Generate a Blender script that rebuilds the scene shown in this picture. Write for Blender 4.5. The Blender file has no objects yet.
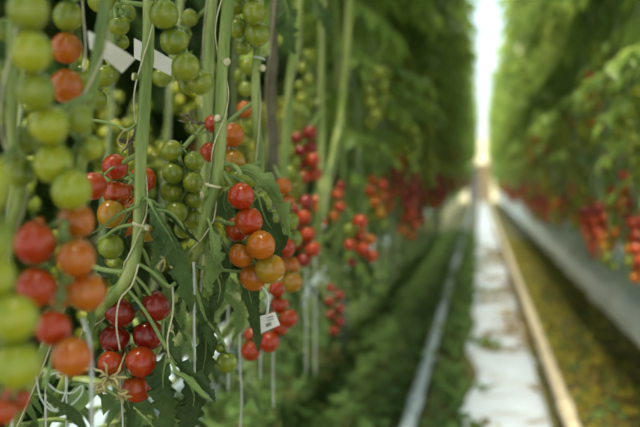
import bpy, math, random
from mathutils import Vector, Matrix, Euler, noise
random.seed(7)
R = random.Random(11)
C = bpy.context.scene.collection
scene = bpy.context.scene
H = 0.92            # camera height
FPX = 889.0

# ------------------------------------------------------------------ camera
cam_d = bpy.data.cameras.new('camera'); cam = bpy.data.objects.new('camera', cam_d); C.objects.link(cam)
cam_d.sensor_width = 36; cam_d.lens = 50
YAW = math.atan(160 / FPX); PITCH = math.atan(33 / FPX)
cam.location = (0, 0, H)
cam.rotation_euler = Euler((math.pi / 2 - PITCH, 0, YAW), 'XYZ')
cam_d.dof.use_dof = True; cam_d.dof.focus_distance = 0.96; cam_d.dof.aperture_fstop = 3.7
cam_d.clip_start = 0.05; cam_d.clip_end = 300
scene.camera = cam
CM = Matrix.Translation((0, 0, H)) @ cam.rotation_euler.to_matrix().to_4x4()
FWD = (CM.to_3x3() @ Vector((0, 0, -1))).normalized()
RIGHT = (CM.to_3x3() @ Vector((1, 0, 0))).normalized()
def P(px, py, Z):
    return CM @ Vector(((px - 320) / FPX * Z, -(py - 213.5) / FPX * Z, -Z))

# ------------------------------------------------------------------ helpers
def tag(o, label=None, cat=None, group=None, kind=None):
    if label: o['label'] = label
    if cat: o['category'] = cat
    if group: o['group'] = group
    if kind: o['kind'] = kind
    return o
def empty(name, loc, label=None, cat=None, group=None):
    o = bpy.data.objects.new(name, None); C.objects.link(o); o.location = loc
    o.empty_display_size = 0.02
    return tag(o, label, cat, group)
class MB:
    def __init__(s): s.v = []; s.f = []; s.m = []
    def add(s, vs, fs, mi=0):
        b = len(s.v); s.v += [tuple(v) for v in vs]
        s.f += [tuple(i + b for i in f) for f in fs]; s.m += [mi] * len(fs)
    def box(s, a, b, mi=0):
        (x0, y0, z0), (x1, y1, z1) = a, b
        s.add([(x0,y0,z0),(x1,y0,z0),(x1,y1,z0),(x0,y1,z0),(x0,y0,z1),(x1,y0,z1),(x1,y1,z1),(x0,y1,z1)],
              [(0,3,2,1),(4,5,6,7),(0,1,5,4),(1,2,6,5),(2,3,7,6),(3,0,4,7)], mi)
    def tube(s, pts, rad, n=8, mi=0, cap=True, squash=None):
        pts = [Vector(p) for p in pts]
        if not hasattr(rad, '__len__'): rad = [rad] * len(pts)
        vs = []; prev = None
        for i, p in enumerate(pts):
            t = (pts[min(i+1, len(pts)-1)] - pts[max(i-1, 0)])
            t = t.normalized() if t.length > 1e-9 else Vector((0,0,1))
            if prev is None:
                u = t.orthogonal().normalized()
            else:
                u = prev - t * prev.dot(t)
                u = u.normalized() if u.length > 1e-6 else t.orthogonal().normalized()
            prev = u; w = t.cross(u)
            for k in range(n):
                a = 2*math.pi*k/n
                vs.append(p + (u*math.cos(a) + w*math.sin(a)) * rad[i])
        fs = []
        for i in range(len(pts)-1):
            for k in range(n):
                fs.append((i*n+k, i*n+(k+1)%n, (i+1)*n+(k+1)%n, (i+1)*n+k))
        if cap:
            fs.append(tuple(range(n-1, -1, -1))); fs.append(tuple((len(pts)-1)*n+k for k in range(n)))
        s.add(vs, fs, mi)
    def build(s, name, mats, parent=None, loc=None, smooth=True):
        me = bpy.data.meshes.new(name)
        off = Vector(loc) if loc is not None else (Vector(parent.location) if parent is not None else Vector())
        me.from_pydata([tuple(Vector(v) - off) for v in s.v], [], s.f)
        if not isinstance(mats, (list, tuple)): mats = [mats]
        for m in mats: me.materials.append(m)
        me.polygons.foreach_set('material_index', s.m)
        me.polygons.foreach_set('use_smooth', [smooth] * len(s.f))
        me.update()
        o = bpy.data.objects.new(name, me); C.objects.link(o)
        if parent is not None: o.parent = parent
        elif loc is not None: o.location = loc
        return o
def spline(pts, n=6):
    """Catmull-Rom"""
    pts = [Vector(p) for p in pts]
    if len(pts) < 3:
        return [pts[0].lerp(pts[-1], i/n) for i in range(n+1)]
    q = [2*pts[0]-pts[1]] + pts + [2*pts[-1]-pts[-2]]
    out = []
    for i in range(1, len(q)-2):
        a, b, c, d = q[i-1], q[i], q[i+1], q[i+2]
        for k in range(n):
            t = k/n
            out.append(0.5*((2*b)+(c-a)*t+(2*a-5*b+4*c-d)*t*t+(3*b-a-3*c+d)*t**3))
    out.append(pts[-1]); return out

# ------------------------------------------------------------------ materials
def nmat(name):
    m = bpy.data.materials.new(name); m.use_nodes = True
    nt = m.node_tree; b = nt.nodes['Principled BSDF']
    return m, nt, b
def noise_ramp(nt, scale, stops, coord='Object', detail=4, rough=0.6, vec_scale=None):
    tc = nt.nodes.new('ShaderNodeTexCoord'); n = nt.nodes.new('ShaderNodeTexNoise')
    n.inputs['Scale'].default_value = scale; n.inputs['Detail'].default_value = detail; n.inputs['Roughness'].default_value = rough
    if vec_scale:
        mp = nt.nodes.new('ShaderNodeMapping'); mp.inputs['Scale'].default_value = vec_scale
        nt.links.new(tc.outputs[coord], mp.inputs['Vector']); nt.links.new(mp.outputs['Vector'], n.inputs['Vector'])
    else: nt.links.new(tc.outputs[coord], n.inputs['Vector'])
    r = nt.nodes.new('ShaderNodeValToRGB')
    el = r.color_ramp.elements
    while len(el) < len(stops): el.new(0.5)
    for e, (p, c) in zip(el, stops): e.position = p; e.color = (*c, 1)
    nt.links.new(n.outputs['Fac'], r.inputs['Fac'])
    return n, r
def add_bump(nt, b, src, strength, dist):
    bp = nt.nodes.new('ShaderNodeBump'); bp.inputs['Strength'].default_value = strength; bp.inputs['Distance'].default_value = dist
    nt.links.new(src, bp.inputs['Height']); nt.links.new(bp.outputs['Normal'], b.inputs['Normal'])
def simple(name, stops, scale=10, rough=0.5, bump=0, dist=0.002, **kw):
    m, nt, b = nmat(name); n, r = noise_ramp(nt, scale, stops, **kw)
    nt.links.new(r.outputs['Color'], b.inputs['Base Color']); b.inputs['Roughness'].default_value = rough
    if bump: add_bump(nt, b, n.outputs['Fac'], bump, dist)
    return m
def tomato_mat(name, c1, c2, c3):
    """skin: shoulder colour c1 by the calyx, c2 at the tip, c3 blotch colour"""
    m, nt, b = nmat(name)
    tc = nt.nodes.new('ShaderNodeTexCoord'); sp = nt.nodes.new('ShaderNodeSeparateXYZ')
    nt.links.new(tc.outputs['Object'], sp.inputs[0])
    mr = nt.nodes.new('ShaderNodeMapRange'); mr.inputs[1].default_value = -0.9; mr.inputs[2].default_value = 0.95
    nt.links.new(sp.outputs['Z'], mr.inputs[0])
    mx = nt.nodes.new('ShaderNodeMix'); mx.data_type = 'RGBA'
    mx.inputs[6].default_value = (*c2, 1); mx.inputs[7].default_value = (*c1, 1)
    nt.links.new(mr.outputs[0], mx.inputs[0])
    n = nt.nodes.new('ShaderNodeTexNoise'); n.inputs['Scale'].default_value = 1.3; n.inputs['Detail'].default_value = 2
    oi = nt.nodes.new('ShaderNodeObjectInfo'); ad = nt.nodes.new('ShaderNodeVectorMath'); ad.operation = 'ADD'
    mu = nt.nodes.new('ShaderNodeMath'); mu.operation = 'MULTIPLY'; mu.inputs[1].default_value = 37
    nt.links.new(oi.outputs['Random'], mu.inputs[0])
    nt.links.new(tc.outputs['Object'], ad.inputs[0]); nt.links.new(mu.outputs[0], ad.inputs[1]); nt.links.new(ad.outputs[0], n.inputs['Vector'])
    mr2 = nt.nodes.new('ShaderNodeMapRange'); mr2.inputs[1].default_value = 0.42; mr2.inputs[2].default_value = 0.72; mr2.inputs[4].default_value = 0.75
    nt.links.new(n.outputs['Fac'], mr2.inputs[0])
    mx2 = nt.nodes.new('ShaderNodeMix'); mx2.data_type = 'RGBA'; mx2.inputs[7].default_value = (*c3, 1)
    nt.links.new(mx.outputs[2], mx2.inputs[6]); nt.links.new(mr2.outputs[0], mx2.inputs[0])
    nt.links.new(mx2.outputs[2], b.inputs['Base Color'])
    b.inputs['Roughness'].default_value = 0.2; b.inputs['Specular IOR Level'].default_value = 0.5
    b.inputs['Subsurface Weight'].default_value = 0.04; b.inputs['Subsurface Scale'].default_value = 0.3
    b.inputs['Subsurface Radius'].default_value = (0.02, 0.008, 0.004)
    return m
TM = {
 'R': tomato_mat('skin_red', (0.36, 0.050, 0.004), (0.38, 0.018, 0.003), (0.40, 0.075, 0.004)),
 'D': tomato_mat('skin_deep_red', (0.18, 0.012, 0.004), (0.20, 0.006, 0.004), (0.26, 0.022, 0.004)),
 'O': tomato_mat('skin_orange', (0.30, 0.11, 0.004), (0.46, 0.115, 0.004), (0.42, 0.065, 0.004)),
 'Y': tomato_mat('skin_turning', (0.22, 0.16, 0.008), (0.38, 0.20, 0.008), (0.42, 0.12, 0.006)),
 'G': tomato_mat('skin_green', (0.09, 0.14, 0.010), (0.19, 0.235, 0.016), (0.26, 0.26, 0.018)),
 'L': tomato_mat('skin_light_green', (0.15, 0.21, 0.010), (0.28, 0.31, 0.014), (0.36, 0.34, 0.016)),
}
def leaf_mat(name, ca, cb, transl=0.35, rough=0.55, sc=6, spec=0.22):
    m, nt, b = nmat(name)
    n, r = noise_ramp(nt, sc, [(0.3, ca), (0.7, cb)], detail=3)
    oi = nt.nodes.new('ShaderNodeObjectInfo')
    hs = nt.nodes.new('ShaderNodeHueSaturation')
    mr = nt.nodes.new('ShaderNodeMapRange'); mr.inputs[3].default_value = 0.75; mr.inputs[4].default_value = 1.3
    nt.links.new(oi.outputs['Random'], mr.inputs[0]); nt.links.new(mr.outputs[0], hs.inputs['Value'])
    nt.links.new(r.outputs['Color'], hs.inputs['Color'])
    nt.links.new(hs.outputs['Color'], b.inputs['Base Color'])
    b.inputs['Roughness'].default_value = rough; b.inputs['Specular IOR Level'].default_value = spec
    tr = nt.nodes.new('ShaderNodeBsdfTranslucent'); ms = nt.nodes.new('ShaderNodeMixShader')
    hs2 = nt.nodes.new('ShaderNodeHueSaturation'); hs2.inputs['Value'].default_value = 1.5; hs2.inputs['Hue'].default_value = 0.485
    nt.links.new(hs.outputs['Color'], hs2.inputs['Color']); nt.links.new(hs2.outputs['Color'], tr.inputs['Color'])
    ms.inputs[0].default_value = transl
    nt.links.new(b.outputs[0], ms.inputs[1]); nt.links.new(tr.outputs[0], ms.inputs[2])
    nt.links.new(ms.outputs[0], nt.nodes['Material Output'].inputs['Surface'])
    v = nt.nodes.new('ShaderNodeTexNoise'); v.inputs['Scale'].default_value = sc*25
    tc = nt.nodes.new('ShaderNodeTexCoord'); nt.links.new(tc.outputs['Object'], v.inputs['Vector'])
    add_bump(nt, b, v.outputs['Fac'], 0.4, 0.002)
    return m
M = {
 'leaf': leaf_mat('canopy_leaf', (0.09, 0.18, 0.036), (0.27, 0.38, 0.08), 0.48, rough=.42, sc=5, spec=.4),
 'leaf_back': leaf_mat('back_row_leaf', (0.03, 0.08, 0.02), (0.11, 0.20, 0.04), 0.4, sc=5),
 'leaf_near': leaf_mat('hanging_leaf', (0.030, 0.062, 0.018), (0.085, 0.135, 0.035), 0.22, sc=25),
 'leaf_pale': leaf_mat('pale_hanging_leaf', (0.11, 0.18, 0.05), (0.24, 0.32, 0.11), 0.3, sc=25),  # paler green of the light-coloured and shrivelled leaves themselves
 'weed': leaf_mat('weed_leaf', (0.055, 0.13, 0.040), (0.17, 0.28, 0.07), 0.3, sc=2.5),
 'weed_dull': leaf_mat('olive_weed', (0.20, 0.21, 0.015), (0.50, 0.40, 0.04), 0.3, sc=2.5),
 'litter': leaf_mat('dry_leaf', (0.13, 0.07, 0.02), (0.30, 0.20, 0.06), 0.15, sc=3),
 'stem': simple('vine_stem', [(0.30, (0.05, 0.10, 0.015)), (0.48, (0.16, 0.225, 0.035)), (0.66, (0.34, 0.38, 0.12))], 45, 0.42, 0.5, 0.001, vec_scale=(1, 1, 0.12)),
 'stem_far': simple('far_stem', [(0.3, (0.08, 0.14, 0.03)), (0.7, (0.24, 0.31, 0.08))], 12, 0.6),
 'stem_brown': simple('brown_stem', [(0.3, (0.07, 0.06, 0.035)), (0.7, (0.15, 0.13, 0.07))], 30, 0.7, 0.3),
 'truss': simple('truss_stalk', [(0.3, (0.13, 0.21, 0.05)), (0.7, (0.26, 0.33, 0.10))], 60, 0.6),
 'calyx': simple('calyx_green', [(0.3, (0.08, 0.17, 0.03)), (0.7, (0.18, 0.29, 0.06))], 3, 0.6),
 'pale': simple('cut_end', [(0.3, (0.50, 0.42, 0.25)), (0.7, (0.68, 0.62, 0.42))], 80, 0.7),
 'dry': simple('dried_flower', [(0.3, (0.30, 0.22, 0.08)), (0.7, (0.55, 0.47, 0.20))], 80, 0.8),
 'string': simple('white_string', [(0.3, (0.38, 0.39, 0.36)), (0.7, (0.56, 0.57, 0.54))], 90, 0.6, 0.3, 0.001),
 'jute': simple('cream_string', [(0.3, (0.45, 0.40, 0.24)), (0.7, (0.66, 0.60, 0.42))], 90, 0.6, 0.3, 0.001),
 'tag': simple('paper_tag', [(0.3, (0.66, 0.63, 0.58)), (0.7, (0.76, 0.73, 0.68))], 40, 0.7, 0.1),
 'ink': simple('tag_ink', [(0.3, (0.10, 0.10, 0.10)), (0.7, (0.16, 0.16, 0.16))], 50, 0.7),
 'clip': simple('clip_plastic', [(0.3, (0.42, 0.48, 0.40)), (0.7, (0.58, 0.63, 0.54))], 40, 0.35),
 'pipe': simple('white_pipe_paint', [(0.35, (0.34, 0.42, 0.48)), (0.6, (0.50, 0.60, 0.68))], 9, 0.35),
 'pipe_cream': simple('cream_pipe_paint', [(0.3, (0.50, 0.42, 0.28)), (0.6, (0.70, 0.62, 0.46))], 9, 0.45),
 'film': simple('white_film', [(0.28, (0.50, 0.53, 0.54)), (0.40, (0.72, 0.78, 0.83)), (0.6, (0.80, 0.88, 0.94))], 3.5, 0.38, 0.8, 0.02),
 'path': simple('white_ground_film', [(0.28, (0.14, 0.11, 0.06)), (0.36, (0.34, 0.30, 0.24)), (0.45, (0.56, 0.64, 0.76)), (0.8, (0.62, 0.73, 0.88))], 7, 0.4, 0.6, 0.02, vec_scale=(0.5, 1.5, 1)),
 'film_shaded': simple('white_film_shaded', [(0.30, (0.20, 0.25, 0.28)), (0.45, (0.30, 0.38, 0.44)), (0.65, (0.38, 0.48, 0.55))], 5, 0.38, 0.8, 0.02),  # shade put into the colour: white film made darker and bluer against strong sun
 'steel': simple('galvanised_steel', [(0.3, (0.28, 0.30, 0.31)), (0.7, (0.42, 0.44, 0.45))], 20, 0.4),
 'floor': simple('soil_floor', [(0.3, (0.035, 0.045, 0.015)), (0.5, (0.10, 0.10, 0.025)), (0.75, (0.17, 0.15, 0.05))], 6, 0.9, 0.5, 0.02),
 'cream': simple('cream_board', [(0.3, (0.84, 0.76, 0.52)), (0.7, (0.90, 0.84, 0.66))], 1.2, 0.7),
 'tan': simple('tan_board', [(0.3, (0.36, 0.27, 0.15)), (0.7, (0.48, 0.36, 0.22))], 3, 0.7),
 'grey': simple('grey_panel', [(0.3, (0.25, 0.22, 0.23)), (0.7, (0.36, 0.32, 0.33))], 3, 0.6),
 'rubber': simple('dark_rubber', [(0.3, (0.03, 0.03, 0.03)), (0.7, (0.06, 0.06, 0.06))], 20, 0.7),
}
gm, gnt, gb = nmat('pane_glass'); gb.inputs['Base Color'].default_value = (0.92, 0.97, 1, 1); gb.inputs['Transmission Weight'].default_value = 1.0
gb.inputs['Roughness'].default_value = 0.0; gb.inputs['IOR'].default_value = 1.05
gn, gr = noise_ramp(gnt, 1, [(0, (0.9, 0.96, 1)), (1, (0.95, 0.98, 1))]); gnt.links.new(gr.outputs['Color'], gb.inputs['Base Color'])

# ------------------------------------------------------------------ tomato meshes
def tomato_mesh(seed):
    r = random.Random(seed); nu, nv = 28, 18
    vs = []; fs = []
    ell = 0.97 + r.random()*0.08
    for j in range(1, nv):
        th = math.pi*j/nv
        for i in range(nu):
            a = 2*math.pi*i/nu
            rr = math.sin(th)
            z = math.cos(th)
            lob = 1 + 0.018*math.cos(3*a+seed)*math.sin(th)**2
            if z > 0.6: z -= (z-0.6)**2*1.15          # dimple at the stalk
            if z < -0.9: z += 0.25*(-0.9-z)
            vs.append((rr*math.cos(a)*lob, rr*math.sin(a)*lob, z*ell))
    t = len(vs); vs.append((0, 0, (1-0.184)*ell)); vs.append((0, 0, -0.975*ell))
    for j in range(nv-2):
        for i in range(nu):
            fs.append((j*nu+i, (j+1)*nu+i, (j+1)*nu+(i+1)%nu, j*nu+(i+1)%nu))
    for i in range(nu):
        fs.append((t, i, (i+1)%nu)); b = (nv-2)*nu; fs.append((t+1, b+(i+1)%nu, b+i))
    me = bpy.data.meshes.new('tomato'); me.from_pydata(vs, [], fs)
    me.polygons.foreach_set('use_smooth', [True]*len(fs)); me.materials.append(TM['R']); me.update(); return me
TMESH = [tomato_mesh(i) for i in range(4)]
def calyx_mesh(seed):
    r = random.Random(seed+50); mb = MB(); top = 0.80
    ns = 5 + seed % 2
    for k in range(ns):
        a = 2*math.pi*k/ns + r.uniform(-.2, .2); L = r.uniform(0.65, 0.9); lift = r.uniform(-0.05, 0.35)
        d = Vector((math.cos(a), math.sin(a), 0)); s = Vector((-d.y, d.x, 0)); vs = []
        for q in range(5):
            t = q/4; w = 0.13*math.sin(math.pi*min(1, 0.25+t*0.75))*(1 if t < 1 else 0.05)
            zz = top + 0.04 + 0.16*math.sin(t*1.6) + lift*t*t - 0.22*t*t
            c = d*(L*t) + Vector((0, 0, zz))
            vs += [c - s*w, c + Vector((0, 0, -0.03)), c + s*w]
        fs = []
        for q in range(4):
            fs += [(q*3, q*3+1, q*3+4, q*3+3), (q*3+1, q*3+2, q*3+5, q*3+4)]
        mb.add(vs, fs)
    mb.tube([(0,0,top-0.02), (0,0,top+0.12), (0.02,0,top+0.35)], [0.13, 0.10, 0.085], 8)
    me = bpy.data.meshes.new('calyx')
    me.from_pydata(mb.v, [], mb.f); me.polygons.foreach_set('use_smooth', [True]*len(mb.f)); me.materials.append(M['calyx']); me.update()
    return me
CMESH = [calyx_mesh(i) for i in range(3)]

def put_tomato(parent, c, r, kind, stalk_to, calyx=True):
    """tomato at world c; its stalk end turned to the point stalk_to; returns the stalk end"""
    d = (stalk_to - c).normalized()
    q = d.to_track_quat('Z', 'Y')
    o = bpy.data.objects.new('tomato', R.choice(TMESH)); C.objects.link(o)
    o.parent = parent; o.location = c - parent.location; o.scale = (r, r, r)
    o.rotation_mode = 'QUATERNION'; o.rotation_quaternion = q
    o.material_slots[0].link = 'OBJECT'; o.material_slots[0].material = TM[kind]
    if calyx:
        k = bpy.data.objects.new('calyx', R.choice(CMESH)); C.objects.link(k); k.parent = o
    return c + d * r * 1.12
KW = {'R': 'red', 'D': 'deep red', 'O': 'orange', 'Y': 'turning', 'G': 'green', 'L': 'pale green'}
TR_ALL = []
def truss(label, Z, items, attach, side=None, group=None, tips=0, cat='tomato truss'):
    """items (px, py, r_px, kind[, dz]) -> a hanging truss; attach = world point on its vine"""
    pts = []
    for it in items:
        px, py, r, k = it[:4]; z = Z + (it[4] if len(it) > 4 else 0)
        pts.append([px, py, r, k, z])
    for _ in range(60):                      # spheres may touch, not intersect
        moved = False
        for i in range(len(pts)):
            for j in range(i):
                a, b = pts[i], pts[j]
                pa, pb = P(a[0], a[1], a[4]), P(b[0], b[1], b[4])
                ra, rb = a[2]*a[4]/FPX, b[2]*b[4]/FPX
                if (pa-pb).length < (ra+rb)*0.985:
                    moved = True
                    if a[4] >= b[4]: a[4] += 0.0015; b[4] -= 0.0004
                    else: b[4] += 0.0015; a[4] -= 0.0004
        if not moved: break
    W = [(P(p[0], p[1], p[4]), p[2]*p[4]/FPX, p[3]) for p in pts]
    W.sort(key=lambda w: -w[0].z)
    att = Vector(attach)
    root = empty('tomato_truss', att, label, cat, group)
    mb = MB()
    back = FWD * (0.008 if len(W) > 2 else 0.0)
    # axis through local mean of the tomatoes
    ax = [att]
    n = len(W)
    for i in range(0, n, 2):
        grp = W[max(0, i-1):i+3]
        c = sum((g[0] for g in grp), Vector())/len(grp) + back
        ax.append(c + Vector((0, 0, 0.012)))
    sp = spline(ax, 6)
    mb.tube(sp, [0.0028 - 0.0016*i/len(sp) for i in range(len(sp))], 8)
    body = sp[5:] if len(sp) > 8 else sp[-3:]
    for c, r, k in W:
        cand = [q for q in body if q.z > c.z - r*0.3] or [body[0]]
        t = min(cand, key=lambda q: (q - (c + Vector((0, 0, r*1.3)) + FWD*r*0.6)).length)
        tgt = t + Vector((0, 0, r*0.5))
        if (tgt - c).length < r*0.6: tgt = c + Vector((0, 0, r)) + FWD*r*0.8
        e = put_tomato(root, c, r, k, tgt)
        knee = (e+t)/2 + Vector((0, 0, 0.003))
        mb.tube(spline([t, knee, e], 3), [0.0013]*7, 6)
    for k in range(tips):                    # tendril-like dried end of the truss
        e = sp[-1]; a = R.uniform(0, 6.28)
        q = [e] + [e + Vector((math.cos(a+i)*0.006*i**.5, math.sin(a+i)*0.006, -0.009*i)) for i in range(1, 6)]
        mb.tube(spline(q, 4), 0.0009, 5)
    mb.build('truss_stalk', M['truss'], root)
    TR_ALL.append(root)
    return root

# ------------------------------------------------------------------ vines near the camera
VN = {}
def vine(key, label, pts, rad, top=True, bottom=None, string='jute', brown=False, nodes=True, wraps=5, sr=0.0008):
    wraps *= .55
    """pts: (px, py, Z) from top to bottom"""
    w = [P(*p) for p in pts]
    if top:
        t = w[0]; dn = (w[0]-w[1]).normalized(); j = R.uniform(-.04, .04)
        w = [Vector((t.x-.10+j, t.y+.06, 3.05)), Vector((t.x-.08+j, t.y+.05, 2.5)), Vector((t.x-.05+j/2, t.y+.03, 2.0)), t+dn*.15+Vector((-.02, .015, .42)), t+dn*.12+Vector((-.004, .003, .1)), t+dn*.06] + w
    if bottom: w += [Vector(b) for b in bottom]
    sp = spline(w, 14)
    base = sp[-1]
    root = empty('tomato_vine', base, label, 'tomato vine')
    mb = MB(); rr = []
    for i, p in enumerate(sp):
        n_ = noise.noise(p*22 + Vector((hash(key) % 7 if False else len(key), 0, 0)))
        node = 0.0
        if nodes: node = .13*math.exp(-((i % 19)-7)**2/1.6)
        rr.append(rad*(1 + 0.12*n_ + node))
    # slight zigzag of the stem
    mb.tube([p + Vector((noise.noise(p*9)*0.004, 0, 0)) for p in sp], rr, 14)
    mb.build('stem', M['stem_brown'] if brown else M['stem'], root)
    if string:
        n = len(sp)*5; q = []
        for i in range(n):
            t = i/(n-1)*(len(sp)-1); a = int(t); a2 = min(a+1, len(sp)-1); p = sp[a].lerp(sp[a2], t-a)
            tg = (sp[a2]-sp[max(a-1, 0)]).normalized()
            u = tg.cross(FWD).normalized(); v = tg.cross(u)
            ph = 2*math.pi*wraps*i/n + len(key)
            rad_l = (rr[a]+ (rr[a2]-rr[a])*(t-a))*1.0 + sr*1.6 + 0.003*max(0, math.sin(ph*0.37+2))**6
            q.append(p + Vector((noise.noise(p*9)*0.004, 0, 0)) + (u*math.cos(ph)+v*math.sin(ph))*rad_l)
        ms = MB(); ms.tube(q, sr, 6); ms.build('support_string', M[string], root)
    VN[key] = (root, sp)
    return root
def on(key, z):
    sp = VN[key][1]; return min(sp, key=lambda q: abs(q.z - z)).copy()
def onpx(key, py):
    sp = VN[key][1]
    inv = CM.inverted()
    def yy(q):
        c = inv @ q; return 213.5 - c.y/(-c.z)*FPX*1.0 if c.z < -0.05 else 9999
    return min(sp, key=lambda q: abs(yy(q) - py)).copy()

GL = Vector((-0.70, 0, 0.40))
vine('a', 'thick pale green vine with a cut stub, bending sharply above the deep red bunch',
     [(149, -20, .93), (147, 40, .92), (145, 100, .91), (142, 160, .91), (141, 215, .91), (137, 255, .90), (126, 281, .90), (108, 304, .91), (92, 325, .95), (80, 350, 1.05)], .0062,
     bottom=[(-.60, 1.05, .50), (-.66, 1.1, .46)], wraps=9)
vine('b', 'thick pale green jointed vine leaning left past the bright red and orange bunch',
     [(229, -20, 1.0), (225, 40, .99), (222, 85, .98), (221, 130, .98), (217, 170, .98), (208, 206, .98), (201, 240, .99), (190, 268, 1.02), (178, 300, 1.1)], .0066,
     bottom=[(-.56, 1.25, .52), (-.66, 1.3, .46)], wraps=10)
vine('c', 'darker green vine hanging straight just left of the leaning pale vine',
     [(213, -20, 1.2), (209, 50, 1.2), (207, 110, 1.2), (205, 170, 1.2), (203, 220, 1.2), (205, 270, 1.25), (200, 310, 1.3)], .0068,
     bottom=[(-.62, 1.55, .52), (-.68, 1.6, .46)], wraps=5)
vine('d', 'slim green vine hanging below the pair of glossy green tomatoes with a white clip',
     [(262, -20, 1.17), (260, 45, 1.17), (256, 84, 1.16), (258, 120, 1.16), (259, 165, 1.17), (254, 220, 1.2), (246, 280, 1.3), (236, 320, 1.4)], .0055,
     bottom=[(-.60, 1.7, .52), (-.68, 1.7, .46)], wraps=6)
vine('e', 'brown woody vine hanging dark between the paler vines near the top middle',
     [(275, -20, 1.5), (273, 50, 1.5), (272, 110, 1.5), (275, 180, 1.5), (277, 240, 1.5), (276, 300, 1.6)], .0085,
     bottom=[(-.60, 2.1, .52), (-.68, 2.1, .46)], brown=True, wraps=4)
vine('f', 'green vine with cream string beside the dark hanging leaf at top middle',
     [(302, -20, 1.8), (297, 30, 1.8), (290, 80, 1.8), (287, 130, 1.8), (284, 180, 1.8), (286, 250, 1.85)], .0085,
     bottom=[(-.55, 2.25, .62), (-.68, 2.3, .46)], wraps=6)
vine('g', 'yellow-brown streaked vine standing behind the small deep red cluster, left of the crossing pair',
     [(322, -20, 2.1), (321, 50, 2.1), (322, 120, 2.1), (321, 170, 2.1), (318, 230, 2.1), (300, 275, 2.2)], .0078,
     bottom=[(-.62, 2.5, .52), (-.68, 2.5, .46)], wraps=7)
vine('h', 'blurred pale vine slanting down to the left, right-hand one of the crossing pair',
     [(351, -20, 2.4), (347, 60, 2.4), (343, 105, 2.4), (335, 150, 2.35), (325, 190, 2.3), (322, 220, 2.3), (308, 265, 2.3)], .0105,
     bottom=[(-.60, 2.75, .55), (-.68, 2.8, .46)], wraps=5)
vine('i', 'blurred vine in the left foreground rising between the orange tomatoes and the paper tag',
     [(106, -20, .69), (101, 20, .69), (97, 50, .69), (94, 85, .69), (88, 120, .70), (84, 160, .72)], .0045,
     bottom=[(-.40, .80, .80), (-.5, .85, .62), (-.62, .9, .46)], wraps=6)
vine('j', 'blurred olive vine behind the green tomatoes at the far left edge',
     [(16, -20, .63), (14, 60, .63), (12, 140, .64), (10, 220, .66)], .004,
     bottom=[(-.55, .75, .62), (-.66, .8, .46)], wraps=6)
vine('k', 'thin pale vine behind the small deep red cluster, running down to the clipped white ring',
     [(334, -20, 2.9), (336, 60, 2.9), (338, 130, 2.9), (341, 180, 2.9), (343, 230, 2.9)], .008, bottom=[(-.5, 3.3, .6), (-.66, 3.4, .46)], wraps=6)

# pruned stubs, clips on the vines
def stub(key, py, dirpx, L=.010, r=.0034, Z=None):
    p = onpx(key, py); d = (RIGHT*dirpx[0] + Vector((0, 0, 1))*(-dirpx[1]) - FWD*0.5).normalized()
    mb = MB(); mb.tube([p, p+d*L*.6, p+d*L], [r*1.1, r, r*1.05], 10, 0, cap=False)
    q = p+d*L; mb.tube([q, q+d*.0012], [r*1.05, r*.8], 10, 1)
    o = mb.build('pruned_stub', [M['stem'], M['pale']], VN[key][0]); o['label'] = 'pale cut end of a pruned side stalk'
stub('a', 77, (-1, -.1), .013, .004); stub('a', 232, (.6, -.2), .011, .003); stub('b', 122, (-.2, -.1), .010, .0042)
stub('b', 194, (-.9, .2), .011, .0045); stub('b', 60, (.3, .2), .009, .0045); stub('d', 70, (.5, 0), .011, .0045); stub('g', 100, (-.6, .2), .014, .005)
def ring(p, ax, R0, r0, mat, parent, name='vine_clip'):
    ax = ax.normalized(); u = ax.orthogonal().normalized(); w = ax.cross(u); mb = MB()
    mb.tube([p+(u*math.cos(a)+w*math.sin(a))*R0 for a in [i*2*math.pi/24 for i in range(25)]], r0, 8, cap=False)
    return mb.build(name, mat, parent)
for key, py in (('d', 58), ('a', 224), ('h', 226), ('b', 186)):
    p = onpx(key, py); rr = {'d': .0075, 'a': .0072, 'h': .013, 'b': .0078}[key]
    o = ring(p, Vector((.25, 0, 1)), rr, .0016 if key != 'h' else .003, M['clip'] if key in 'dh' else M['pale'], VN[key][0], 'vine_clip' if key in 'dh' else 'leaf_scar')

# ------------------------------------------------------------------ trusses near the camera
truss('large blurred green bunch in the left foreground, running down the left edge from the top', .57,
      [(28, 10, 21, 'G'), (31, 52, 21, 'L'), (35, 91, 20, 'G'), (6, 30, 12, 'G', .12), (7, 72, 12, 'G', .12), (3, 112, 13, 'G', .1)], onpx('j', -10))
truss('blurred yellowing green bunch in the left foreground, above the orange tomatoes', .60,
      [(49, 125, 20, 'L'), (78, 119, 15, 'G', .03), (53, 163, 20, 'L'), (90, 148, 13, 'L', .05), (72, 190, 20, 'L'), (26, 140, 14, 'G', .06), (20, 172, 16, 'G', .03)], onpx('i', 96))
truss('blurred orange and red bunch in the left foreground, under the yellowing green one', .60,
      [(35, 243, 21, 'R'), (76, 221, 18, 'O', .03), (76, 258, 19, 'O'), (37, 287, 20, 'R'), (87, 292, 19, 'O'), (53, 328, 18, 'R'), (72, 357, 20, 'O', -.01),
       (60, 296, 13, 'O', .06), (16, 398, 14, 'R'), (4, 411, 13, 'R', -.02)], onpx('i', 200))
truss('blurred pale green pair of big tomatoes at the lower left edge', .50,
      [(14, 318, 24, 'L'), (17, 365, 24, 'L'), (-6, 278, 22, 'L'), (-8, 342, 16, 'G', .06)], onpx('j', 250))
truss('very blurred yellow-green tomatoes cut off by the left edge at mid height', .42,
      [(-22, 185, 33, 'L'), (-18, 240, 31, 'L')], onpx('j', 150))
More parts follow.
